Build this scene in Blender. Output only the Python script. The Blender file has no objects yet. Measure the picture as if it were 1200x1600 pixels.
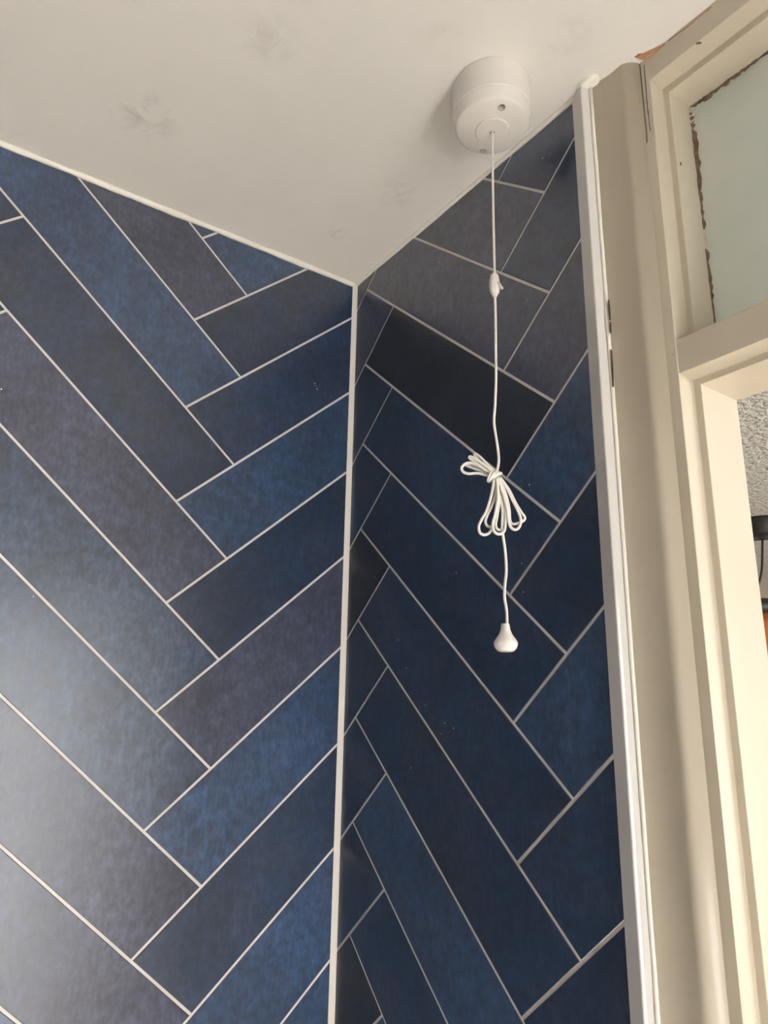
import bpy, bmesh, math, random
from mathutils import Vector, Matrix
random.seed(7)
C = bpy.context.scene.collection
SC = bpy.context.scene
H = 2.4                                   # ceiling height (m)

# ------------------------------------------------------------------ camera, world, exposure
F_PX = 1116.8
CAM = Vector((0.9516, -0.5836, H - 0.7207))
AX_R = Vector((0.5698, 0.8216, 0.0181)); AX_D = Vector((-0.2073, 0.1651, -0.9642)); AX_F = Vector((-0.7952, 0.5457, 0.2644))
cam_data = bpy.data.cameras.new('camera'); cam = bpy.data.objects.new('camera', cam_data); C.objects.link(cam)
cam_data.sensor_fit = 'HORIZONTAL'; cam_data.sensor_width = 36.0; cam_data.lens = 36.0 * F_PX / 1200.0
cam_data.clip_start = 0.01
m3 = Matrix((AX_R, -AX_D, -AX_F)).transposed()
m3 = m3.to_quaternion().normalized().to_matrix()
cam.matrix_world = Matrix.Translation(CAM) @ m3.to_4x4()
SC.camera = cam
SKY_LIGHT = 8.5; SUN_LIGHT = 80.0; HALL_LIGHT = 8.0
w = bpy.data.worlds.new('world'); SC.world = w; w.use_nodes = True
w.node_tree.nodes['Background'].inputs[0].default_value = (1.0, 0.985, 0.96, 1)
w.node_tree.nodes['Background'].inputs[1].default_value = SKY_LIGHT
SC.view_settings.view_transform = 'Standard'; SC.view_settings.look = 'None'
SC.view_settings.gamma = 1.0; SC.view_settings.use_curve_mapping = False
SC.view_settings.exposure = 0.30
# sun falling steeply through the end window on to the pale floor
sd = bpy.data.lights.new('sun', 'SUN'); sd.energy = SUN_LIGHT; sd.color = (1.0, 0.965, 0.915); sd.angle = math.radians(0.6)
sun = bpy.data.objects.new('sun', sd); C.objects.link(sun); sun.location = (4, -0.3, 5)
sun.rotation_euler = Vector((-1.0, -0.10, -1.25)).to_track_quat('-Z', 'Y').to_euler()
# sky portal filling the end window (guides sampling of the sky, gives no light of its own)
XE = 1.85; WY0, WY1, WZ0, WZ1 = -0.48, -0.01, H - 1.88, H - 0.40
pd = bpy.data.lights.new('window_sky', 'AREA'); pd.shape = 'RECTANGLE'; pd.size = WY1 - WY0; pd.size_y = WZ1 - WZ0; pd.cycles.is_portal = True
po = bpy.data.objects.new('window_sky', pd); C.objects.link(po); po.location = (XE + 0.06, (WY0 + WY1) / 2, (WZ0 + WZ1) / 2)
po.rotation_euler = Vector((-1, 0, 0)).to_track_quat('-Z', 'Z').to_euler()

# ------------------------------------------------------------------ helpers
def pix(px, py): return AX_F + AX_R * ((px - 600) / F_PX) + AX_D * ((py - 800) / F_PX)
def on_y(px, py, y): d = pix(px, py); return CAM + d * ((y - CAM.y) / d.y)
def on_x(px, py, x): d = pix(px, py); return CAM + d * ((x - CAM.x) / d.x)
def on_z(px, py, z): d = pix(px, py); return CAM + d * ((z - CAM.z) / d.z)
def tag(o, label=None, cat=None, group=None, kind=None):
    if label: o['label'] = label
    if cat: o['category'] = cat
    if group: o['group'] = group
    if kind: o['kind'] = kind
    return o
def origin(o):
    v = Vector((0, 0, 0))
    while o is not None: v = v + Vector(o.location); o = o.parent
    return v
def empty(name, loc=(0, 0, 0), parent=None):
    o = bpy.data.objects.new(name, None); C.objects.link(o); o.location = loc; o.empty_display_size = 0.05
    o.parent = parent
    return o
def mk(name, verts, faces, mat, parent=None, smooth=False, bevel=0.0, seg=2, loc=None):
    off = origin(parent) if parent else Vector((0, 0, 0))
    L = Vector(loc) if loc is not None else Vector((0, 0, 0))
    me = bpy.data.meshes.new(name)
    me.from_pydata([tuple(Vector(v) - off - L) for v in verts], [], faces)
    bm = bmesh.new(); bm.from_mesh(me); bmesh.ops.recalc_face_normals(bm, faces=bm.faces)
    if bevel:
        es = [e for e in bm.edges if len(e.link_faces) == 2 and e.calc_face_angle(0) > 0.4]
        bmesh.ops.bevel(bm, geom=es, offset=bevel, segments=seg, affect='EDGES', profile=0.6)
    bm.to_mesh(me); bm.free()
    if smooth:
        for p in me.polygons: p.use_smooth = True
    me.materials.append(mat)
    o = bpy.data.objects.new(name, me); C.objects.link(o); o.parent = parent; o.location = L
    return o
def box_vf(x0, x1, y0, y1, z0, z1):
    v = [(x, y, z) for z in (z0, z1) for y in (y0, y1) for x in (x0, x1)]
    f = [(0, 1, 3, 2), (4, 6, 7, 5), (0, 4, 5, 1), (2, 3, 7, 6), (0, 2, 6, 4), (1, 5, 7, 3)]
    return v, f
def box(name, x0, x1, y0, y1, z0, z1, mat, parent=None, bevel=0.0):
    v, f = box_vf(x0, x1, y0, y1, z0, z1); return mk(name, v, f, mat, parent, bevel=bevel)
def boxes(name, lst, mat, parent=None):
    V = []; F = []
    for b in lst:
        v, f = box_vf(*b); n = len(V); V += v; F += [tuple(i + n for i in q) for q in f]
    return mk(name, V, F, mat, parent)
def prism(name, poly, fn0, fn1, mat, parent=None, smooth=False, bevel=0.0, rings=1, jit=None):
    """closed profile swept from fn0(p) to fn1(p) in `rings` steps"""
    n = len(poly); V = []; F = []
    for r in range(rings + 1):
        t = r / rings
        for i, p in enumerate(poly):
            a = Vector(fn0(p)); b = Vector(fn1(p)); q = a.lerp(b, t)
            if jit: q = q + jit(t, i, p)
            V.append(q)
    for r in range(rings):
        for i in range(n):
            j = (i + 1) % n
            F.append((r * n + i, r * n + j, (r + 1) * n + j, (r + 1) * n + i))
    F.append(tuple(range(n))); F.append(tuple(rings * n + i for i in reversed(range(n))))
    return mk(name, V, F, mat, parent, smooth, bevel)
def lathe(name, prof, c, mat, parent=None, n=48, smooth=True, lean=(0, 0)):
    """prof: (radius, z) list, c: (x, y); lean shifts the axis linearly with depth"""
    V = []; F = []; m = len(prof); z0 = prof[0][1]
    for r, z in prof:
        lx = lean[0] * (z - z0); ly = lean[1] * (z - z0)
        for k in range(n):
            a = 2 * math.pi * k / n; V.append((c[0] + lx + r * math.cos(a), c[1] + ly + r * math.sin(a), z))
    for i in range(m - 1):
        for k in range(n):
            F.append((i * n + k, i * n + (k + 1) % n, (i + 1) * n + (k + 1) % n, (i + 1) * n + k))
    F.append(tuple(range(n))); F.append(tuple((m - 1) * n + k for k in range(n)))
    o = mk(name, V, F, mat, parent, smooth)
    return o
def catmull(pts, sub=6, closed=False):
    P = [Vector(p) for p in pts]; out = []; n = len(P)
    for i in range(n if closed else n - 1):
        if closed: a, b, c, d = P[i - 1], P[i], P[(i + 1) % n], P[(i + 2) % n]
        else: a, b, c, d = P[max(i - 1, 0)], P[i], P[i + 1], P[min(i + 2, n - 1)]
        for s in range(sub):
            t = s / sub
            out.append(0.5 * ((2 * b) + (c - a) * t + (2 * a - 5 * b + 4 * c - d) * t * t + (3 * b - a - 3 * c + d) * t ** 3))
    if not closed: out.append(P[-1])
    return out
def tube_vf(pts, r, n=10, closed=False):
    V = []; F = []; m = len(pts); up = Vector((0.3, -0.2, 1)).normalized(); prev = None
    for i, p in enumerate(pts):
        if closed: t = pts[(i + 1) % m] - pts[i - 1]
        else: t = pts[min(i + 1, m - 1)] - pts[max(i - 1, 0)]
        t.normalize()
        if prev is None:
            s = t.cross(Vector((0.7, 0.6, 0.1))); s.normalize()
        else:
            s = prev - t * prev.dot(t); s.normalize()
        prev = s; b = t.cross(s)
        for k in range(n):
            a = 2 * math.pi * k / n; V.append(p + (s * math.cos(a) + b * math.sin(a)) * r)
    for i in range(m if closed else m - 1):
        j = (i + 1) % m
        for k in range(n): F.append((i * n + k, i * n + (k + 1) % n, j * n + (k + 1) % n, j * n + k))
    if not closed: F.append(tuple(range(n))); F.append(tuple((m - 1) * n + k for k in range(n)))
    return V, F
def tube(name, pts, r, mat, parent=None, n=10, closed=False):
    V, F = tube_vf(pts, r, n, closed); return mk(name, V, F, mat, parent, True)

# ------------------------------------------------------------------ materials
def material(name):
    m = bpy.data.materials.new(name); m.use_nodes = True; nt = m.node_tree
    return m, nt, nt.nodes['Principled BSDF']
def nd(nt, kind, **kw):
    n = nt.nodes.new(kind)
    for k, v in kw.items():
        if k.startswith('i_'):
            key = k[2:]; key = int(key) if key.isdigit() else key.replace('_', ' ')
            n.inputs[key].default_value = v
        else: setattr(n, k, v)
    return n
def paint(name, col, rough=0.35, var=0.06, scale=6.0, bump=0.0, bscale=60.0, spec=0.5, stretch=(1, 1, 1), dirt=None, dirt_amt=0.0):
    m, nt, b = material(name); L = nt.links.new
    tc = nd(nt, 'ShaderNodeNewGeometry'); mp = nd(nt, 'ShaderNodeMapping'); mp.inputs['Scale'].default_value = stretch
    L(tc.outputs['Position'], mp.inputs['Vector'])
    no = nd(nt, 'ShaderNodeTexNoise', i_Scale=scale, i_Detail=5.0, i_Roughness=0.6); L(mp.outputs[0], no.inputs['Vector'])
    rp = nd(nt, 'ShaderNodeMapRange'); rp.inputs[1].default_value = 0.3; rp.inputs[2].default_value = 0.7
    rp.inputs[3].default_value = 1 - var; rp.inputs[4].default_value = 1 + var; L(no.outputs[0], rp.inputs[0])
    mx = nd(nt, 'ShaderNodeVectorMath', operation='SCALE'); mx.inputs[0].default_value = col; L(rp.outputs[0], mx.inputs['Scale'])
    out = mx.outputs[0]
    if dirt:
        n2 = nd(nt, 'ShaderNodeTexNoise', i_Scale=scale * 5, i_Detail=8.0, i_Roughness=0.7); L(mp.outputs[0], n2.inputs['Vector'])
        r2 = nd(nt, 'ShaderNodeMapRange'); r2.inputs[1].default_value = 0.62; r2.inputs[2].default_value = 0.78; r2.inputs[4].default_value = dirt_amt
        L(n2.outputs[0], r2.inputs[0])
        mm = nd(nt, 'ShaderNodeMix', data_type='RGBA'); L(r2.outputs[0], mm.inputs[0]); L(out, mm.inputs[6]); mm.inputs[7].default_value = (*dirt, 1)
        out = mm.outputs[2]
    L(out, b.inputs['Base Color']); b.inputs['Roughness'].default_value = rough; b.inputs['Specular IOR Level'].default_value = spec
    if bump:
        n3 = nd(nt, 'ShaderNodeTexNoise', i_Scale=bscale, i_Detail=4.0); L(mp.outputs[0], n3.inputs['Vector'])
        bp = nd(nt, 'ShaderNodeBump', i_Strength=bump, i_Distance=0.002); L(n3.outputs[0], bp.inputs['Height']); L(bp.outputs[0], b.inputs['Normal'])
    return m
def emit(name, col, s):
    m, nt, b = material(name); b.inputs['Base Color'].default_value = (0.8, 0.8, 0.8, 1)
    b.inputs['Emission Color'].default_value = (*col, 1); b.inputs['Emission Strength'].default_value = s
    return m

def tile_material():
    m, nt, b = material('navy_tile'); L = nt.links.new
    g = nd(nt, 'ShaderNodeNewGeometry'); oi = nd(nt, 'ShaderNodeObjectInfo')
    ofs = nd(nt, 'ShaderNodeVectorMath', operation='SCALE'); ofs.inputs[0].default_value = (7.3, 5.1, 9.7); L(oi.outputs['Random'], ofs.inputs['Scale'])
    ad = nd(nt, 'ShaderNodeVectorMath', operation='ADD'); L(g.outputs['Position'], ad.inputs[0]); L(ofs.outputs[0], ad.inputs[1])
    big = nd(nt, 'ShaderNodeTexNoise', i_Scale=11.0, i_Detail=4.0, i_Roughness=0.6); L(ad.outputs[0], big.inputs['Vector'])
    mid = nd(nt, 'ShaderNodeTexNoise', i_Scale=75.0, i_Detail=3.0, i_Roughness=0.62); L(ad.outputs[0], mid.inputs['Vector'])
    stm = nd(nt, 'ShaderNodeMapping'); stm.inputs['Scale'].default_value = (1, 1, 0.45); L(ad.outputs[0], stm.inputs['Vector'])
    fin = nd(nt, 'ShaderNodeTexNoise', i_Scale=190.0, i_Detail=1.5, i_Roughness=0.6); L(stm.outputs[0], fin.inputs['Vector'])
    def rng(s, a, bb, lo, hi):
        r = nd(nt, 'ShaderNodeMapRange'); r.inputs[1].default_value = a; r.inputs[2].default_value = bb
        r.inputs[3].default_value = lo; r.inputs[4].default_value = hi; L(s, r.inputs[0]); return r.outputs[0]
    def mul(a, c):
        x = nd(nt, 'ShaderNodeMath', operation='MULTIPLY'); L(a, x.inputs[0]); L(c, x.inputs[1]); return x.outputs[0]
    k = mul(mul(rng(big.outputs[0], 0.3, .7, .78, 1.24), rng(mid.outputs[0], .32, .68, .70, 1.36)), rng(fin.outputs[0], .3, .7, .74, 1.30))
    # cloudy shift between a greyer, purpler and a bluer print
    hue = nd(nt, 'ShaderNodeTexNoise', i_Scale=16.0, i_Detail=5.0, i_Roughness=0.65)
    a2 = nd(nt, 'ShaderNodeVectorMath', operation='ADD'); L(ad.outputs[0], a2.inputs[0]); a2.inputs[1].default_value = (3.3, 8.8, 1.7); L(a2.outputs[0], hue.inputs['Vector'])
    mx = nd(nt, 'ShaderNodeMix', data_type='RGBA'); mx.blend_type = 'MIX'
    L(rng(hue.outputs[0], .42, .68, 0, .4), mx.inputs[0]); L(oi.outputs['Color'], mx.inputs[6]); mx.inputs[7].default_value = (0.034, 0.040, 0.070, 1)
    sc = nd(nt, 'ShaderNodeVectorMath', operation='SCALE'); L(mx.outputs[2], sc.inputs[0]); L(k, sc.inputs['Scale'])
    L(sc.outputs[0], b.inputs['Base Color'])
    L(rng(mid.outputs[0], .3, .7, .28, .34), b.inputs['Roughness'])
    b.inputs['IOR'].default_value = 1.72
    bp = nd(nt, 'ShaderNodeBump', i_Strength=0.05, i_Distance=0.0005); L(mid.outputs[0], bp.inputs['Height']); L(bp.outputs[0], b.inputs['Normal'])
    return m

def ceiling_material():
    m, nt, b = material('ceiling_plaster'); L = nt.links.new
    g = nd(nt, 'ShaderNodeNewGeometry')
    n1 = nd(nt, 'ShaderNodeTexNoise', i_Scale=4.5, i_Detail=6.0, i_Roughness=0.6); L(g.outputs['Position'], n1.inputs['Vector'])
    n2 = nd(nt, 'ShaderNodeTexNoise', i_Scale=26.0, i_Detail=7.0, i_Roughness=0.68, i_Distortion=1.2); L(g.outputs['Position'], n2.inputs['Vector'])
    r1 = nd(nt, 'ShaderNodeMapRange'); r1.inputs[1].default_value = .3; r1.inputs[2].default_value = .7; r1.inputs[3].default_value = .955; r1.inputs[4].default_value = 1.03; L(n1.outputs[0], r1.inputs[0])
    v = nd(nt, 'ShaderNodeVectorMath', operation='SCALE'); v.inputs[0].default_value = (0.86, 0.835, 0.79); L(r1.outputs[0], v.inputs['Scale'])
    # old smudges, each a place of its own on the ceiling
    tot = None
    for (px, py, rad, amt) in ((225, 180, .055, .55), (528, 365, .020, .8), (185, 150, .03, .35), (420, 60, .05, .3), (690, 60, .03, .3), (880, 60, .05, .2), (620, 300, .05, .25)):
        c = on_z(px, py, H)
        d = nd(nt, 'ShaderNodeVectorMath', operation='DISTANCE'); d.inputs[1].default_value = tuple(c); L(g.outputs['Position'], d.inputs[0])
        r = nd(nt, 'ShaderNodeMapRange', interpolation_type='SMOOTHSTEP'); r.inputs[1].default_value = 0; r.inputs[2].default_value = rad; r.inputs[3].default_value = amt; r.inputs[4].default_value = 0; L(d.outputs['Value'], r.inputs[0])
        if tot is None: tot = r.outputs[0]
        else:
            s = nd(nt, 'ShaderNodeMath', operation='ADD'); L(tot, s.inputs[0]); L(r.outputs[0], s.inputs[1]); tot = s.outputs[0]
    r2 = nd(nt, 'ShaderNodeMapRange'); r2.inputs[1].default_value = .44; r2.inputs[2].default_value = .68; L(n2.outputs[0], r2.inputs[0])
    mu = nd(nt, 'ShaderNodeMath', operation='MULTIPLY'); L(tot, mu.inputs[0]); L(r2.outputs[0], mu.inputs[1])
    mm = nd(nt, 'ShaderNodeMix', data_type='RGBA'); L(mu.outputs[0], mm.inputs[0]); L(v.outputs[0], mm.inputs[6]); mm.inputs[7].default_value = (0.40, 0.37, 0.36, 1)
    L(mm.outputs[2], b.inputs['Base Color']); b.inputs['Roughness'].default_value = 0.6; b.inputs['Specular IOR Level'].default_value = 0.3
    n3 = nd(nt, 'ShaderNodeTexNoise', i_Scale=14.0, i_Detail=5.0); L(g.outputs['Position'], n3.inputs['Vector'])
    bp = nd(nt, 'ShaderNodeBump', i_Strength=0.25, i_Distance=0.004); L(n3.outputs[0], bp.inputs['Height']); L(bp.outputs[0], b.inputs['Normal'])
    return m

def artex_material():
    m, nt, b = material('stippled_plaster'); L = nt.links.new
    g = nd(nt, 'ShaderNodeNewGeometry')
    n = nd(nt, 'ShaderNodeTexNoise', i_Scale=62.0, i_Detail=2.0, i_Roughness=0.55, i_Distortion=0.0); L(g.outputs['Position'], n.inputs['Vector'])
    bp = nd(nt, 'ShaderNodeBump', i_Strength=1.0, i_Distance=0.02); L(n.outputs[0], bp.inputs['Height']); L(bp.outputs[0], b.inputs['Normal'])
    b.inputs['Base Color'].default_value = (0.62, 0.62, 0.60, 1); b.inputs['Roughness'].default_value = 0.8
    return m

def glass_material():
    m, nt, b = material('dusty_glass'); L = nt.links.new
    out = nt.nodes['Material Output']
    g = nd(nt, 'ShaderNodeNewGeometry')
    n = nd(nt, 'ShaderNodeTexNoise', i_Scale=7.0, i_Detail=5.0, i_Roughness=0.6); L(g.outputs['Position'], n.inputs['Vector'])
    rp = nd(nt, 'ShaderNodeValToRGB'); rp.color_ramp.elements[0].position = .35; rp.color_ramp.elements[0].color = (0.64, 0.67, 0.64, 1)
    rp.color_ramp.elements[1].position = .65; rp.color_ramp.elements[1].color = (0.74, 0.72, 0.69, 1); L(n.outputs[0], rp.inputs[0])
    L(rp.outputs[0], b.inputs['Base Color']); b.inputs['Roughness'].default_value = 0.25
    tr = nd(nt, 'ShaderNodeBsdfTranslucent'); L(rp.outputs[0], tr.inputs[0])
    m1 = nd(nt, 'ShaderNodeMixShader', i_0=0.4); L(b.outputs[0], m1.inputs[1]); L(tr.outputs[0], m1.inputs[2])
    tp = nd(nt, 'ShaderNodeBsdfTransparent'); tp.inputs[0].default_value = (0.9, 0.95, 0.9, 1)
    m2 = nd(nt, 'ShaderNodeMixShader', i_0=0.25); L(m1.outputs[0], m2.inputs[1]); L(tp.outputs[0], m2.inputs[2])
    L(m2.outputs[0], out.inputs['Surface'])
    return m

M_TILE = tile_material(); M_CEIL = ceiling_material(); M_ARTEX = artex_material(); M_GLASS = glass_material()
M_GROUT = paint('pale_grout', (0.74, 0.70, 0.67), 0.5, 0.05, 12)
M_PVC = paint('white_plastic_trim', (0.70, 0.68, 0.655), 0.14, 0.02, 8)
M_STRIP = paint('white_corner_plastic', (0.86, 0.84, 0.80), 0.25, 0.02, 8)
M_CAULK = paint('white_sealant', (0.90, 0.87, 0.79), 0.3, 0.03, 30, bump=0.25, bscale=90)
M_CREAM = paint('cream_gloss_paint', (0.555, 0.50, 0.405), 0.26, 0.05, 5, bump=0.12, bscale=40, stretch=(1, 1, 0.25))
M_CHIP = paint('brown_plaster', (0.36, 0.20, 0.11), 0.9, 0.35, 60, dirt=(0.75, 0.68, 0.6), dirt_amt=0.9)
M_DARK = paint('dark_gap_or_shadow', (0.06, 0.04, 0.03), 0.9, 0.3, 80)  # split sealant gaps, also the painted shadow line beside the casing
M_PUTTY = paint('cracked_putty', (0.17, 0.12, 0.085), 0.9, 0.4, 90, dirt=(0.6, 0.56, 0.48), dirt_amt=0.8)
M_SWITCH = paint('white_switch_plastic', (0.78, 0.745, 0.70), 0.28, 0.01, 5)
M_CORD = paint('white_cord', (0.82, 0.79, 0.73), 0.7, 0.05, 200, bump=0.5, bscale=900)
M_WALL = paint('cream_wall_paint', (0.82, 0.78, 0.71), 0.6, 0.03, 3)
M_BACKW = paint('grey_wall_paint', (0.30, 0.29, 0.28), 0.6, 0.05, 3)
M_HALLW = paint('beige_hall_wall', (0.62, 0.56, 0.48), 0.7, 0.03, 3)
M_FLOOR = paint('pale_floor', (0.82, 0.74, 0.63), 0.5, 0.06, 5)
M_BLACK = paint('black_metal', (0.012, 0.012, 0.014), 0.45, 0.1, 20)
M_COPPER = paint('copper_shade', (0.42, 0.14, 0.045), 0.35, 0.15, 12); M_COPPER.node_tree.nodes['Principled BSDF'].inputs['Metallic'].default_value = 0.6
M_WINDOW, _nt, _b = material('clear_glass'); _tp = nd(_nt, 'ShaderNodeBsdfTransparent'); _gl = nd(_nt, 'ShaderNodeBsdfGlossy', i_Roughness=0.0)
_mx = nd(_nt, 'ShaderNodeMixShader', i_0=0.05); _nt.links.new(_tp.outputs[0], _mx.inputs[1]); _nt.links.new(_gl.outputs[0], _mx.inputs[2]); _nt.links.new(_mx.outputs[0], _nt.nodes['Material Output'].inputs[0])
M_HALLFILL = emit('glowing_hall_fill', (1.0, 0.97, 0.92), HALL_LIGHT)  # emissive pane added as fill light for the next room

# ------------------------------------------------------------------ room shell
YB = -1.30; XD0, XD1 = 0.591, 1.351     # end wall, back wall, door opening
T = 0.110                                          # wall thickness at the door
def st(o, label, cat): return tag(o, label, cat, None, 'structure')
st(box('floor', -0.12, XE + 0.12, YB - 0.12, T, -0.06, 0, M_FLOOR), 'pale floor of the small tiled room', 'floor')
ceil = st(box('ceiling', -0.12, XE + 0.12, YB - 0.12, T - 0.002, H, H + 0.08, M_CEIL), 'off-white smudged plaster ceiling above the navy tiles', 'ceiling')
wl = st(box('wall_left', -0.12, -0.0009, YB - 0.12, 0.12, 0, H, M_GROUT), 'left wall of pale grout under navy herringbone tiles', 'wall')
wr = st(boxes('wall_right', [(-0.0009, 0.5200, 0.0009, T, 0, H), (XD1 + 0.06, XE + 0.12, 0.0009, T, 0, H)], M_GROUT),
        'right wall of pale grout under navy herringbone tiles, beside the doorway', 'wall')
st(box('wall_back', -0.0009, XE, YB - 0.12, YB, 0, H, M_BACKW), 'grey painted wall behind the viewer', 'wall')
st(boxes('wall_end', [(XE, XE + 0.12, YB, WY0, 0, H), (XE, XE + 0.12, WY1, 0.0009, 0, H), (XE, XE + 0.12, WY0, WY1, 0, WZ0), (XE, XE + 0.12, WY0, WY1, WZ1, H)], M_WALL),
   'cream painted end wall with the daylight window', 'wall')
win = empty('window_2', (XE + 0.05, (WY0 + WY1) / 2, WZ0)); st(win, 'white window with clear daylit glass in the end wall', 'window')
fw = 0.02
boxes('window_frame', [(XE + 0.03, XE + 0.08, WY0, WY0 + fw, WZ0, WZ1), (XE + 0.03, XE + 0.08, WY1 - fw, WY1, WZ0, WZ1),
                       (XE + 0.03, XE + 0.08, WY0 + fw, WY1 - fw, WZ0, WZ0 + fw), (XE + 0.03, XE + 0.08, WY0 + fw, WY1 - fw, WZ1 - fw, WZ1)], M_PVC, win)
box('pane', XE + 0.05, XE + 0.056, WY0 + fw, WY1 - fw, WZ0 + fw, WZ1 - fw, M_WINDOW, win)

# hallway beyond the doorway
HY = 3.36; HX0, HX1 = -2.2, 2.3
st(box('ceiling_hallway', HX0, HX1, T - 0.002, HY + 0.1, H, H + 0.08, M_ARTEX), 'grey stippled ceiling of the next room seen through the doorway', 'ceiling')
st(box('floor_hallway', HX0, HX1, T, HY + 0.1, -0.06, 0, M_FLOOR), 'pale floor of the next room', 'floor')
st(box('wall_hallway', HX0, HX1, HY, HY + 0.1, 0, H, M_HALLW), 'beige far wall of the next room behind the copper lamp', 'wall')
st(box('wall_hallway_side', HX0 - 0.1, HX0, T, HY + 0.1, 0, H, M_HALLW), 'beige side wall of the next room', 'wall')
st(boxes('wall_hallway_added_window', [(HX1, HX1 + 0.1, T, 0.8, 0, H), (HX1, HX1 + 0.1, 2.4, HY + 0.1, 0, H), (HX1, HX1 + 0.1, 0.8, 2.4, 0, 0.9), (HX1, HX1 + 0.1, 0.8, 2.4, 2.1, H)], M_HALLW),
   'beige wall of the next room round the added glowing window', 'wall')
st(boxes('wall_hallway_near', [(HX0, -0.12, T, T + 0.02, 0, H), (XE + 0.12, HX1, T, T + 0.02, 0, H)], M_HALLW), 'beige near wall of the next room beside the doorway', 'wall')
w3 = empty('added_window_3', (HX1 + 0.05, 1.6, 0.9)); st(w3, 'added glowing window that lights the next room, out of view', 'window')
box('pane', HX1 + 0.05, HX1 + 0.056, 0.8, 2.4, 0.9, 2.1, M_HALLFILL, w3)  # unseen glowing pane, added to brighten the next room

# ------------------------------------------------------------------ herringbone tiles
HU, HV = 0.08073, 0.070711; SV = 2 * HV; GAP = 0.0034
def clip(poly, a, b, c):                    # keep a*u+b*v<=c
    out = []
    for i in range(len(poly)):
        p, q = poly[i], poly[(i + 1) % len(poly)]
        dp, dq = a * p[0] + b * p[1] - c, a * q[0] + b * q[1] - c
        if dp <= 0: out.append(p)
        if dp * dq < 0:
            t = dp / (dp - dq); out.append((p[0] + (q[0] - p[0]) * t, p[1] + (q[1] - p[1]) * t))
    return out
def area(p): return 0.5 * sum(p[i][0] * p[(i + 1) % len(p)][1] - p[(i + 1) % len(p)][0] * p[i][1] for i in range(len(p)))
def inset(poly, d):
    if area(poly) < 0: poly = poly[::-1]
    out = list(poly)
    for i in range(len(poly)):
        p, q = poly[i], poly[(i + 1) % len(poly)]
        e = (q[0] - p[0], q[1] - p[1]); l = math.hypot(*e)
        if l < 1e-9: continue
        nx, ny = e[1] / l, -e[0] / l        # outward
        out = clip(out, nx, ny, nx * p[0] + ny * p[1] - d)
        if len(out) < 3: return []
    return out
TONES = {'D': (0.011, 0.028, 0.070), 'N': (0.013, 0.033, 0.082), 'M': (0.025, 0.059, 0.135), 'P': (0.045, 0.056, 0.104), 'B': (0.034, 0.060, 0.112), 'K': (0.006, 0.011, 0.024)}
PL = {('A', 0, k): t for k, t in zip(range(-3, 9), 'MDMPMDPBBPPM')}
PL.update({('B', 0, k): t for k, t in zip(range(-3, 12), 'MDMDNMDPMNMMDPM')})
PR = {('A', 0, k): t for k, t in zip(range(-4, 12), 'PDPPKNDNDMDMKNMD')}
PR.update({('B', 0, k): t for k, t in zip(range(-5, 12), 'DPNDPMDMNDMPDMN')})
PR.update({('B', -1, k): t for k, t in zip(range(-2, 14), 'PPDNKDNDKNDMDKND')})
def lay(wall, u1, v1, umin, umax, vmin, vmax, to3, tones, n0, n1):
    for per in range(n0, n1 + 1):
        for k in range(-12, 22):
            b0 = u1 + per * 8 * HU; c0 = v1 + k * SV
            for typ in 'AB':
                if typ == 'A': q = [(b0, c0), (b0 + 4 * HU, c0 + 4 * HV), (b0 + 3 * HU, c0 + 5 * HV), (b0 - HU, c0 + HV)]
                else: q = [(b0 + 3 * HU, c0 + 5 * HV), (b0 + 7 * HU, c0 + HV), (b0 + 8 * HU, c0 + 2 * HV), (b0 + 4 * HU, c0 + 6 * HV)]
                q = inset(q, GAP / 2)
                for a, b, c in ((-1, 0, -umin), (1, 0, umax), (0, -1, -vmin), (0, 1, vmax)):
                    if len(q) >= 3: q = clip(q, a, b, c)
                if len(q) < 3 or abs(area(q)) < 2e-5: continue
                if area(q) < 0: q = q[::-1]
                r = inset(q, 0.0006)
                n = len(q)
                if len(r) != n: r = q
                # base ring, edge ring, slightly eased face ring
                V = [to3(u, v, -0.0012) for u, v in q] + [to3(u, v, -0.0005) for u, v in q] + [to3(u, v, 0.0) for u, v in r]
                F = [tuple(2 * n + i for i in range(n))]
                for lv in (0, 1):
                    for i in range(n): j = (i + 1) % n; F.append((lv * n + i, lv * n + j, lv * n + n + j, lv * n + n + i))
                cu = sum(p[0] for p in q) / n; cv = sum(p[1] for p in q) / n
                o = mk('tile', V, F, M_TILE, wall, loc=to3(cu, cv, 0))
                t = TONES[tones.get((typ, per, k)) or random.choice('DNMPBN')]
                s = 0.82 * random.uniform(0.93, 1.07); o.color = (t[0] * s, t[1] * s, t[2] * s, 1)
lay(wr, 0.11726, 0.09794, 0.005, 0.500, 0.002, H, lambda u, v, d: Vector((u, -d, H - v)), PR, -1, 0)
lay(wl, -0.20039 - 4 * HU, 0.0955 - 4 * HV, YB, -0.0045, 0.002, H, lambda u, v, d: Vector((d, u, H - v)), PL, -2, 0)
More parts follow.
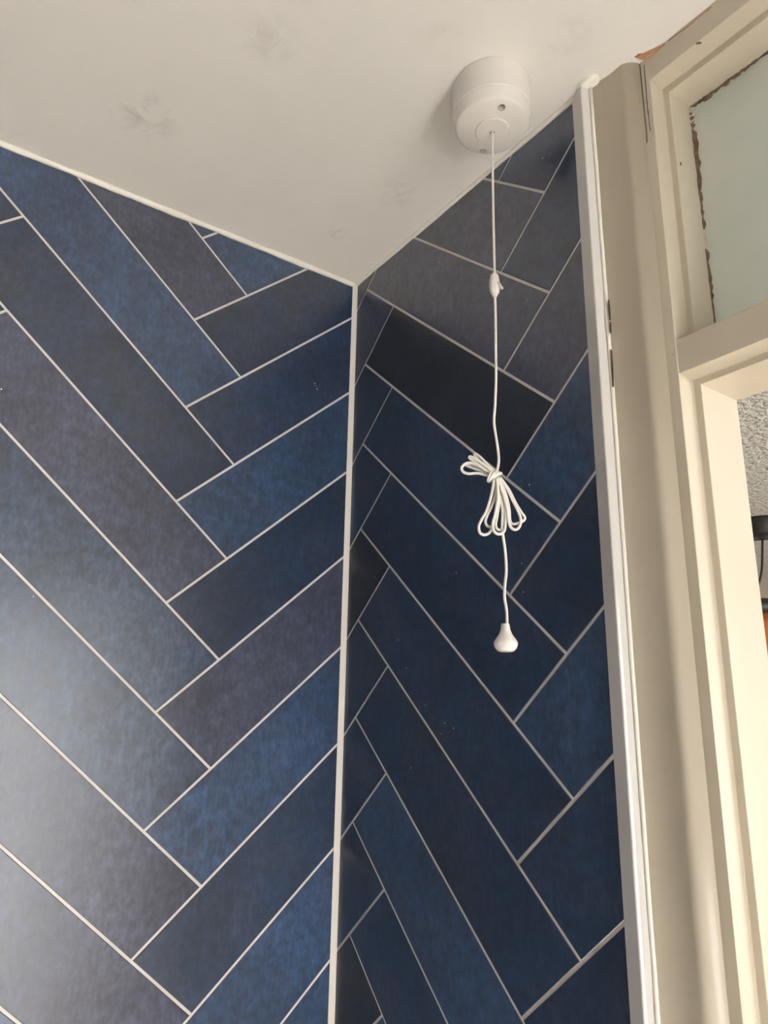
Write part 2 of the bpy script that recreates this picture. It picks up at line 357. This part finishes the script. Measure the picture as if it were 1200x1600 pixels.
# paint flecks stuck on the tiles
def fleck(px, py, r, wall, left=False):
    c = on_x(px, py, 0.0) if left else on_y(px, py, 0.0)
    V = []; n = 7
    for s, d in ((1.0, -0.0004), (0.6, 0.0005)):
        for i in range(n):
            a = 2 * math.pi * i / n; q = r * s * random.uniform(.75, 1.2)
            V.append(c + (Vector((d, q * math.cos(a), q * math.sin(a) * 1.3)) if left else Vector((q * math.cos(a), -d, q * math.sin(a) * 1.3))))
    F = [tuple(range(n)), tuple(range(n, 2 * n))] + [(i, (i + 1) % n, n + (i + 1) % n, n + i) for i in range(n)]
    mk('paint_fleck', V, F, M_CAULK, wall)
for a in ((492, 599, .0011), (495.5, 608, .0012), (494, 603, .0006), (52, 932, .0009), (2, 608, .0012)): fleck(*a, wl, True)
for a in ((713, 895, .0007), (827, 757, .0009), (622, 1000, .0007), (635, 1044, .0006), (695, 1130, .0007), (709, 1138, .0008), (586, 902, .0008), (690, 1146, .0005),
          (815, 880, .0007), (818, 925, .0007), (848, 247, .0008), (686, 410, .0006), (665, 1102, .0005), (642, 1200, .0006)): fleck(*a, wr)

# ------------------------------------------------------------------ sealant and plastic trims
# white internal corner strip between the two tiled walls
cs = [(0.0, 0.0), (0.0, -0.0068), (0.0012, -0.0072), (0.0030, -0.0052), (0.0052, -0.0030), (0.0072, -0.0012), (0.0068, 0.0)]
st(prism('trim_1', cs, lambda p: (p[0], p[1], 0), lambda p: (p[0], p[1], H), M_STRIP), 'narrow white plastic strip up the corner between the tiled walls', 'trim')
def bead(name, r, a, b, e1, e2, label, rings=40, amp=0.15, seed=1):
    rnd = random.Random(seed); ph = [rnd.uniform(0, 6.28) for _ in range(6)]
    prof = [(0, 0)] + [(math.cos(t * math.pi / 2 / 6), math.sin(t * math.pi / 2 / 6)) for t in range(7)]
    e1 = Vector(e1); e2 = Vector(e2); A = Vector(a); B = Vector(b); ln = (B - A).length
    def jit(t, i, p):
        s = amp * r * (math.sin(t * ln * 60 + ph[0]) * .5 + math.sin(t * ln * 143 + ph[1]) * .3 + math.sin(t * ln * 25 + ph[2]) * .6)
        return (e1 * p[0] + e2 * p[1]) * s
    f = lambda O: (lambda p: O + (e1 * p[0] + e2 * p[1]) * r)
    return st(prism(name, prof, f(A), f(B), M_CAULK, None, True, rings=rings, jit=jit), label, 'sealant')
bead('trim_2', 0.0062, (0, -0.001, H), (0, YB, H), (1, 0, 0), (0, 0, -1), 'cream sealant bead along the ceiling over the left tiled wall', 60)
bead('trim_3', 0.0045, (0.001, 0, H), (0.497, 0, H), (0, -1, 0), (0, 0, -1), 'cream sealant bead along the ceiling over the right tiled wall', 40, seed=4)
# plastic edge trim where the tiles stop
tp = [(0.4925, 0.0012), (0.4925, -0.0014), (0.4931, -0.0022), (0.5122, -0.0108), (0.5134, -0.0111), (0.5144, -0.0106), (0.5156, -0.0086), (0.5190, -0.0010), (0.5196, 0.0012)]
et = st(prism('trim_4', tp, lambda p: (p[0], p[1], 0), lambda p: (p[0], p[1], H), M_PVC), 'white plastic edge trim between the right tiles and the door casing', 'trim')
# sealant line between trim and casing
sb = [(0.5200 + 0.0021 * math.cos(a), -0.0010 + 0.0022 * math.sin(a)) for a in [2 * math.pi * i / 10 for i in range(10)]]
rj = random.Random(3)
sj = [rj.uniform(-1, 1) for _ in range(64)]
sealant = st(prism('trim_5', sb, lambda p: (p[0], p[1], 0), lambda p: (p[0], p[1], H - 0.001), M_CAULK, None, True, rings=60,
                   jit=lambda t, i, p: Vector((0.0003 * sj[int(t * 60)], 0.0004 * sj[int(t * 60 + 3) % 61], 0))), 'thin white sealant line beside the plastic edge trim', 'sealant')
# sealant blob smeared at the ceiling over the edge trim
def blob(name, c, rx, ry, rz, mat, parent, seed, n=14, m=8):
    rnd = random.Random(seed); V = []; F = []
    for j in range(m + 1):
        th = math.pi * j / m
        for i in range(n):
            a = 2 * math.pi * i / n; k = 1 + rnd.uniform(-.12, .12)
            V.append((c[0] + rx * k * math.sin(th) * math.cos(a), c[1] + ry * k * math.sin(th) * math.sin(a), c[2] + rz * math.cos(th)))
    for j in range(m):
        for i in range(n): F.append((j * n + i, j * n + (i + 1) % n, (j + 1) * n + (i + 1) % n, (j + 1) * n + i))
    return mk(name, V, F, mat, parent, True)
blob('sealant_smear', (0.5190, -0.004, H + 0.0005), 0.015, 0.011, 0.0065, M_CAULK, sealant, 5)
# slits where the sealant has split
for (x0, y0, x1, y1) in ((950.2, 468, 952.3, 500), (952.5, 502, 953.2, 520), (954.2, 546, 957.2, 604)):
    V = []; F = []; N = 6
    for i in range(N + 1):
        t = i / N; wd = 0.00042 * (0.35 + math.sin(math.pi * min(max(t, .06), .94))) * random.uniform(.7, 1.25)
        a = on_y(x0 + (x1 - x0) * t, y0 + (y1 - y0) * t, -0.0034)
        for dx, dy in ((-wd, 0), (wd, 0), (wd, 0.002), (-wd, 0.002)): V.append((a.x + dx, a.y + dy, a.z))
    for i in range(N):
        for k in range(4): F.append((i * 4 + k, i * 4 + (k + 1) % 4, i * 4 + 4 + (k + 1) % 4, i * 4 + 4 + k))
    F += [(0, 1, 2, 3), tuple(N * 4 + k for k in range(4))]
    mk('crack_or_shadow_line', V, F, M_DARK, sealant)

# ------------------------------------------------------------------ door casing and frame
arch = [(0.5200, 0.0), (0.5225, 0.0010), (0.5265, 0.0026), (0.5320, 0.0042), (0.5390, 0.0054), (0.5460, 0.0060), (0.5520, 0.0060), (0.5560, 0.0058),
        (0.5588, 0.0059), (0.5612, 0.0068), (0.5640, 0.0090), (0.5670, 0.0124), (0.5698, 0.0165), (0.5716, 0.0205), (0.5722, 0.0260), (0.5200, 0.0260)]
o = prism('trim_6', arch, lambda p: (p[0], p[1], 0), lambda p: (p[0], p[1], H), M_CREAM, None, True)
for p in o.data.polygons:
    if len(p.vertices) > 4: p.use_smooth = False
st(o, 'cream painted hollow-moulded door casing with rounded inner edge', 'door casing')
mirror = lambda x: XD0 + XD1 - x
o = prism('trim_7', [(mirror(x), y) for x, y in arch], lambda p: (p[0], p[1], 0), lambda p: (p[0], p[1], H), M_CREAM, None, True)
for p in o.data.polygons:
    if len(p.vertices) > 4: p.use_smooth = False
st(o, 'cream painted door casing on the far side of the doorway', 'door casing')

door = empty('door_1', (0.6, 0.06, 0)); st(door, 'cream painted door frame with stepped rebates and a glazed transom above', 'door frame')
F1, F2 = 0.0215, 0.0445; SX1, SX2 = 0.583, 0.591
jamb = [(0.5725, F1), (SX1, F1), (SX1, F2), (SX2, F2), (SX2, T), (0.5205, T), (0.5205, 0.026), (0.5725, 0.026)]
prism('jamb', jamb, lambda p: (p[0], p[1], 0), lambda p: (p[0], p[1], H), M_CREAM, door, bevel=0.0012)
prism('jamb', [(mirror(x), y) for x, y in jamb], lambda p: (p[0], p[1], 0), lambda p: (p[0], p[1], H), M_CREAM, door, bevel=0.0012)
XA, XB = 0.576, mirror(0.576)
ZH1, ZH2 = H - 0.0328, H - 0.0425
head = [(F1, H), (F1, ZH1), (F2, ZH1), (F2, ZH2), (T, ZH2), (T, H)]
prism('head', head, lambda p: (XA, p[0] + 0.0003, p[1]), lambda p: (XB, p[0] + 0.0003, p[1]), M_CREAM, door, bevel=0.0012)
ZB0, ZB1, ZB2 = H - 0.358, H - 0.3955, H - 0.4035
bar = [(F1, ZB0), (F1, ZB1), (F2, ZB1), (F2, ZB2), (T, ZB2), (T, ZB0 - 0.006), (F2, ZB0 - 0.002)]
prism('transom_bar', bar, lambda p: (XA, p[0] + 0.0002, p[1]), lambda p: (XB, p[0] + 0.0002, p[1]), M_CREAM, door, bevel=0.0015)
# thick old filler over the joint of casing and jamb, broken off near the ceiling
zf = on_y(1024, 212, F1).z
V = []; N = 26
fl = []
for i in range(N + 1):
    t = i / N; z = zf + (0.0 - zf) * t
    fl.append(z)
pf = [(0.5695, 0.0225), (0.5708, 0.0202), (0.5745, 0.0201), (0.5822, 0.0205), (0.5827, 0.0208), (0.5827, 0.0225)]
prism('filler', pf, lambda p: (p[0], p[1], zf - 0.004 * abs(p[0] - 0.577) / 0.007), lambda p: (p[0], p[1], 0), M_CREAM, door)
# crumbling plaster at the ceiling corner of the frame
def patch(name, pts, h, mat, parent, seed):
    """thin crumbly patch on the ceiling from pixel outline"""
    rnd = random.Random(seed); P = [on_z(x, y, H) for x, y in pts]; n = len(P)
    c = sum(P, Vector((0, 0, 0))) / n
    V = [p + Vector((0, 0, 0.001)) for p in P] + [c + (p - c) * rnd.uniform(.72, .95) + Vector((0, 0, -h * rnd.uniform(.5, 1.2))) for p in P] + [c + Vector((0, 0, -h))]
    F = [tuple(range(n))] + [(i, (i + 1) % n, n + (i + 1) % n, n + i) for i in range(n)] + [(n + i, n + (i + 1) % n, 2 * n) for i in range(n)]
    return mk(name, V, F, mat, parent)
patch('chipped_plaster', [(989, 90), (996, 84), (1004, 83), (1012, 79), (1020, 76), (1030, 71), (1040, 66), (1041, 70), (1032, 79), (1020, 86), (1010, 92), (1000, 93)], 0.0022, M_CHIP, ceil, 3)
def strip(name, pts, plane, wd, dep, mat, parent, seed, sub=5):
    """ragged sliver following pixel points on the plane y = plane"""
    rnd = random.Random(seed); P = catmull([on_y(x, y, plane) for x, y in pts], sub); V = []; F = []; n = len(P)
    for i, p in enumerate(P):
        t = (P[min(i + 1, n - 1)] - P[max(i - 1, 0)]).normalized(); s = t.cross(Vector((0, 1, 0))).normalized()
        e = 0.3 if i in (0, n - 1) else 1.0
        a = wd * e * rnd.uniform(.45, 1.35); b = wd * e * rnd.uniform(.45, 1.35)
        V += [p - s * a, p + s * b, p + s * b + Vector((0, dep, 0)), p - s * a + Vector((0, dep, 0))]
    for i in range(n - 1):
        for k in range(4): F.append((i * 4 + k, i * 4 + (k + 1) % 4, i * 4 + 4 + (k + 1) % 4, i * 4 + 4 + k))
    F += [(0, 1, 2, 3), tuple((n - 1) * 4 + k for k in range(4))]
    return mk(name, V, F, mat, parent)
strip('crack_or_shadow_line', [(1043, 64), (1058, 53), (1078, 38), (1095, 24), (1112, 10)], F1 - 0.0004, 0.0004, 0.001, M_CHIP, door, 11)
strip('crack_or_shadow_line', [(1006, 100), (1008, 125), (1010, 150), (1013, 180), (1016, 205)], F1 - 0.0004, 0.0004, 0.001, M_DARK, door, 12)  # dark strip painting the shadow line along the left edge of the recess
for pts, wd in (([(1087, 68), (1096, 66)], .0009), ([(1044, 564), (1047, 560), (1051, 553)], .0009), ([(1063, 253), (1064, 258)], .0006)):
    strip('paint_chip', pts, F1 - 0.0012, wd, 0.001, M_PUTTY, door, 21)

# transom window
YG = 0.084
tw = empty('window_1', ((SX2 + mirror(SX2)) / 2, YG, ZB0)); st(tw, 'dusty grey-green glass transom window above the doorway', 'window')
box('pane', SX2 - 0.003, mirror(SX2) + 0.003, YG, YG + 0.004, ZB0 - 0.006, ZH2 + 0.003, M_GLASS, tw)
# ragged putty round the glass
def glass_edge(name, a, b, wd, mat, seed, n=14):
    # ragged strip straight along the rebate, a and b as (x, z) on the glass
    rnd = random.Random(seed); V = []; F = []
    A = Vector((a[0], 0, a[1])); B = Vector((b[0], 0, b[1])); t = (B - A).normalized(); sd = Vector((t.z, 0, -t.x))
    if sd.dot(Vector((1, 0, -1))) < 0: sd = -sd
    for i in range(n + 1):
        p = A.lerp(B, i / n); w2 = wd * rnd.uniform(.35, 1.5) * (0.35 if i in (0, n) else 1); dp = rnd.uniform(.001, .0028)
        for q, y in ((p - sd * .0004, YG - dp), (p + sd * w2, YG - dp * .6), (p + sd * w2, YG + .001), (p - sd * .0004, YG + .001)): V.append((q.x, y, q.z))
    for i in range(n):
        for k in range(4): F.append((i * 4 + k, i * 4 + (k + 1) % 4, i * 4 + 4 + (k + 1) % 4, i * 4 + 4 + k))
    F += [(0, 1, 2, 3), tuple(n * 4 + k for k in range(4))]
    return mk(name, V, F, mat, tw)
for k, (f0, f1, wd, mat) in enumerate(((0.0, .07, .005, M_CREAM), (.02, .10, .0030, M_PUTTY), (.10, .36, .0042, M_PUTTY), (.36, .52, .0022, M_PUTTY), (.52, .60, .0013, M_CREAM), (.60, .80, .0022, M_PUTTY), (.80, .97, .0010, M_PUTTY))):
    zz = lambda f: ZH2 + (ZB0 - ZH2) * f
    glass_edge('putty', (SX2, zz(f0)), (SX2, zz(f1)), wd, mat, 31 + k, 12)
for k, (x0, x1, wd, mat) in enumerate(((.592, .612, .0022, M_PUTTY), (.606, .640, .0042, M_PUTTY), (.640, .672, .0030, M_PUTTY), (.672, .760, .0020, M_PUTTY), (.77, 1.0, .002, M_PUTTY), (1.02, 1.33, .002, M_PUTTY))):
    glass_edge('putty', (x0, ZH2), (x1, ZH2), wd, mat, 51 + k, 12)

# ------------------------------------------------------------------ pull-cord switch
AXP = on_z(767.5, 141, H); AX, AY = AXP.x, AXP.y
sw = empty('pull_switch', (AX, AY, H))
tag(sw, 'round white ceiling pull-cord switch with a long looped cord hanging before the tiles', 'switch')
R0 = 0.0472
def sharpen(o, deg=28):
    o.data.set_sharp_from_angle(angle=math.radians(deg)); return o
def drill(o, holes):
    # sink real holes (x, y, radius, z from, z to) into a closed mesh
    bm = bmesh.new()
    for (x, y, r, z0, z1) in holes:
        bmesh.ops.create_cone(bm, cap_ends=True, segments=20, radius1=r, radius2=r, depth=abs(z1 - z0),
                              matrix=Matrix.Translation(Vector((x, y, (z0 + z1) / 2)) - origin(o)))
    me = bpy.data.meshes.new('cutter'); bm.to_mesh(me); bm.free()
    c = bpy.data.objects.new('cutter', me); C.objects.link(c); c.parent = o.parent
    md = o.modifiers.new('holes', 'BOOLEAN'); md.object = c; md.operation = 'DIFFERENCE'; md.solver = 'EXACT'
    dg = bpy.context.evaluated_depsgraph_get(); dg.update()
    nm = bpy.data.meshes.new_from_object(o.evaluated_get(dg)); o.modifiers.clear(); old = o.data; o.data = nm; nm.name = o.name
    bpy.data.meshes.remove(old); bpy.data.objects.remove(c); bpy.data.meshes.remove(me)
    return o
sharpen(lathe('base', [(R0 - .001, H), (R0, H - .0012), (R0 - .0010, H - .0376), (R0 - .0018, H - .0384)], (AX, AY), M_SWITCH, sw, 72))
cover = lathe('cover', [(R0 - .006, H - .0378), (R0 - .0024, H - .0386), (R0 - .0018, H - .0392), (R0 - .0034, H - .0525), (R0 - .0040, H - .0538), (R0 - .0052, H - .0548), (R0 - .0072, H - .0556),
                (0.030, H - .0578), (0.0206, H - .0594)], (AX, AY), M_SWITCH, sw, 72)
h1 = on_z(784, 168, H - .0570); h2 = on_z(755, 235, H - .0565)
drill(cover, [(h1.x, h1.y, .0042, H - .050, H - .062), (h2.x, h2.y, .0040, H - .050, H - .062)]); sharpen(cover)
boss = lathe('cord_outlet', [(0.0200, H - .0560), (0.0200, H - .0604), (0.0192, H - .0614), (0.0050, H - .0618), (0.0005, H - .0618)], (AX, AY), M_SWITCH, sw, 48)
drill(boss, [(AX, AY, .0030, H - .0575, H - .064)]); sharpen(boss)
M_SCREW = paint('steel_screw', (0.45, 0.43, 0.40), 0.4, 0.05, 30); M_SCREW.node_tree.nodes['Principled BSDF'].inputs['Metallic'].default_value = 0.8
for h in (h1, h2): lathe('screw', [(.0036, H - .0502), (.0035, H - .0510), (.0026, H - .0516)], (h.x, h.y), M_SCREW, sw, 16)

NB = Vector((CAM.x - AX, CAM.y - AY, 0)).normalized()          # towards the viewer, horizontally
def on_cord(px, py, d=0.0):
    q = pix(px, py); O = Vector((AX, AY, 0)) + NB * d
    return CAM + q * ((O - CAM).dot(NB) / q.dot(NB))
RC = 0.00148
top = [Vector((AX, AY, H - .060)), on_cord(769.6, 214), on_cord(770.2, 300), on_cord(771.8, 380), on_cord(773, 430)]
tube('cord', catmull(top, 6), RC, M_CORD, sw)
mid = [on_cord(*p) for p in ((773.4, 458), (774.3, 500), (774.6, 540), (775, 590), (773.6, 630), (771.8, 658), (774.5, 680), (777.6, 700), (779.2, 718), (777.8, 730), (774, 742))]
tube('cord', catmull(mid, 6), RC, M_CORD, sw)
low = [on_cord(*p) for p in ((778, 750), (783, 780), (785.5, 800), (784.6, 822), (786, 838), (789.4, 862), (791, 892), (788.8, 914), (788.4, 934), (791.4, 954), (792.3, 977))]
tube('cord', catmull(low, 6), RC, M_CORD, sw)
# break-away connector
def sized(prof_px, cx0, cx1):
    out = []
    for y, r in prof_px:
        p = on_cord(cx0, y); k = (p - CAM).dot(AX_F) / F_PX
        out.append((r * k, p.z))
    return out
pc = on_cord(772.8, 445)
cn = lathe('connector', sized([(427.5, 2.6), (428.5, 4.6), (431, 6.3), (437, 7.6), (446, 8.4), (453, 8.1), (458, 6.8), (459, 5.0), (463, 4.2)], 772.8, 772.8), (pc.x, pc.y), M_CORD, sw, 24)
tube('lever', [on_cord(778.5, 441, .004), on_cord(781, 445, .004), on_cord(783.5, 449, .004), on_cord(785.3, 451.2, .004)], 0.0016, M_CORD, cn, 8)
# cord wound into a bow of loops
def zp(x, y, d): return on_cord(710 + x / 9.23, 690 + y / 9.23, d)
loops = [
 ([(520, 455), (430, 400), (350, 345), (250, 308), (160, 318), (104, 378), (132, 440), (210, 462), (330, 455), (440, 478), (530, 505)], .0010),
 ([(545, 435), (430, 335), (310, 255), (232, 216), (222, 240), (320, 310), (440, 400), (520, 455)], .0030),
 ([(570, 420), (460, 315), (375, 225), (305, 178), (292, 200), (345, 265), (450, 370), (550, 440)], -.0015),
 ([(520, 490), (390, 425), (275, 385), (190, 352), (165, 335), (240, 330), (360, 380), (510, 470)], -.0035),
 ([(575, 530), (535, 760), (470, 980), (395, 1120), (352, 1220), (368, 1312), (432, 1345), (508, 1310), (552, 1200), (595, 1000), (622, 750), (605, 540)], .0005),
 ([(595, 530), (590, 760), (540, 930), (475, 1060), (448, 1150), (475, 1215), (532, 1232), (580, 1160), (615, 950), (640, 700), (620, 540)], -.0028),
 ([(610, 530), (630, 800), (590, 1040), (552, 1190), (572, 1295), (640, 1335), (708, 1305), (735, 1200), (738, 950), (700, 720), (640, 530)], .0022),
 ([(620, 530), (650, 820), (615, 1080), (595, 1200), (622, 1265), (676, 1262), (700, 1120), (700, 850), (630, 540)], -.0012),
 ([(625, 520), (715, 780), (765, 980), (778, 1130), (815, 1235), (878, 1270), (935, 1232), (958, 1130), (925, 1020), (850, 860), (770, 700), (650, 520)], .0016),
 ([(635, 515), (740, 760), (790, 980), (800, 1130), (838, 1188), (920, 1178), (1000, 1135), (1012, 1088), (962, 1015), (880, 880), (790, 700), (660, 515)], -.0020),
]
V = []; F = []
for pts, d in loops:
    n = len(pts); P = []
    for i, (x, y) in enumerate(pts):
        t = i / (n - 1); P.append(zp(x, y, d + 0.0016 * math.cos(t * math.pi)))
    v, f = tube_vf(catmull(P, 5), RC, 9); k = len(V); V += v; F += [tuple(i + k for i in q) for q in f]
bow = mk('cord_bow', V, F, M_CORD, sw, True)
# knot: turns wrapped round the bundle
axis = (zp(650, 560, 0) - zp(500, 450, 0)).normalized(); nv = (CAM - zp(570, 490, 0)).normalized(); e1 = axis.cross(nv).normalized(); e2 = axis.cross(e1)
for cx, cy, r, tl in ((520, 500, .0054, .25), (553, 508, .0060, .05), (585, 505, .0058, -.2), (612, 500, .0050, -.3)):
    c = zp(cx, cy, 0)
    P = [c + (e1 * math.cos(a) + e2 * math.sin(a)) * r + axis * (r * tl * math.cos(a)) for a in [2 * math.pi * i / 28 for i in range(28)]]
    tube('knot_turn', P, RC, M_CORD, bow, 9, True)
# bell-shaped pull
pb = on_cord(790.2, 1000)
prof = sized([(974, 1.5), (974.6, 6.0), (976, 6.6), (984, 7.6), (991, 10.4), (998, 15.2), (1002, 17.9), (1004.5, 18.8), (1008, 18.4), (1013, 16.6), (1017, 13.0), (1018.5, 9.5), (1017.5, 4.0)], 790.2, 790.2)
lathe('pull', prof, (pb.x, pb.y), M_SWITCH, sw, 40)

# ------------------------------------------------------------------ copper pendant in the next room
YP = 2.10
cp = on_y(1190, 830, YP)
lamp = empty('pendant_lamp', (cp.x, YP, H)); tag(lamp, 'black and copper pendant lamp hanging in the next room beyond the doorway', 'lamp')
zb = on_y(1190, 839, YP).z
lathe('canopy', [(0.074, H), (0.075, H - 0.004), (0.070, zb + 0.004), (0.066, zb), (0.014, zb), (0.011, zb - 0.010), (0.005, zb - 0.014)], (cp.x, YP), M_BLACK, lamp, 40)
cz = on_y(1180, 938, YP)
tube('cord', catmull([Vector((cp.x, YP, zb - 0.01)), on_y(1191.2, 868, YP), on_y(1190.5, 890, YP), on_y(1187, 908, YP), on_y(1182, 926, YP), Vector((cz.x, YP, cz.z))], 6), 0.0042, M_BLACK, lamp)
z1 = on_y(1188, 960, YP).z; z2 = on_y(1197, 1026, YP).z
lathe('cap', [(0.010, cz.z + 0.002), (0.060, cz.z), (0.074, cz.z - 0.006), (0.076, z1)], (cz.x, YP), M_BLACK, lamp, 40)
lathe('shade', [(0.075, z1), (0.084, z1 - 0.04), (0.096, z2 + 0.02), (0.098, z2), (0.095, z2), (0.080, z1 - 0.02)], (cz.x, YP), M_COPPER, lamp, 40)
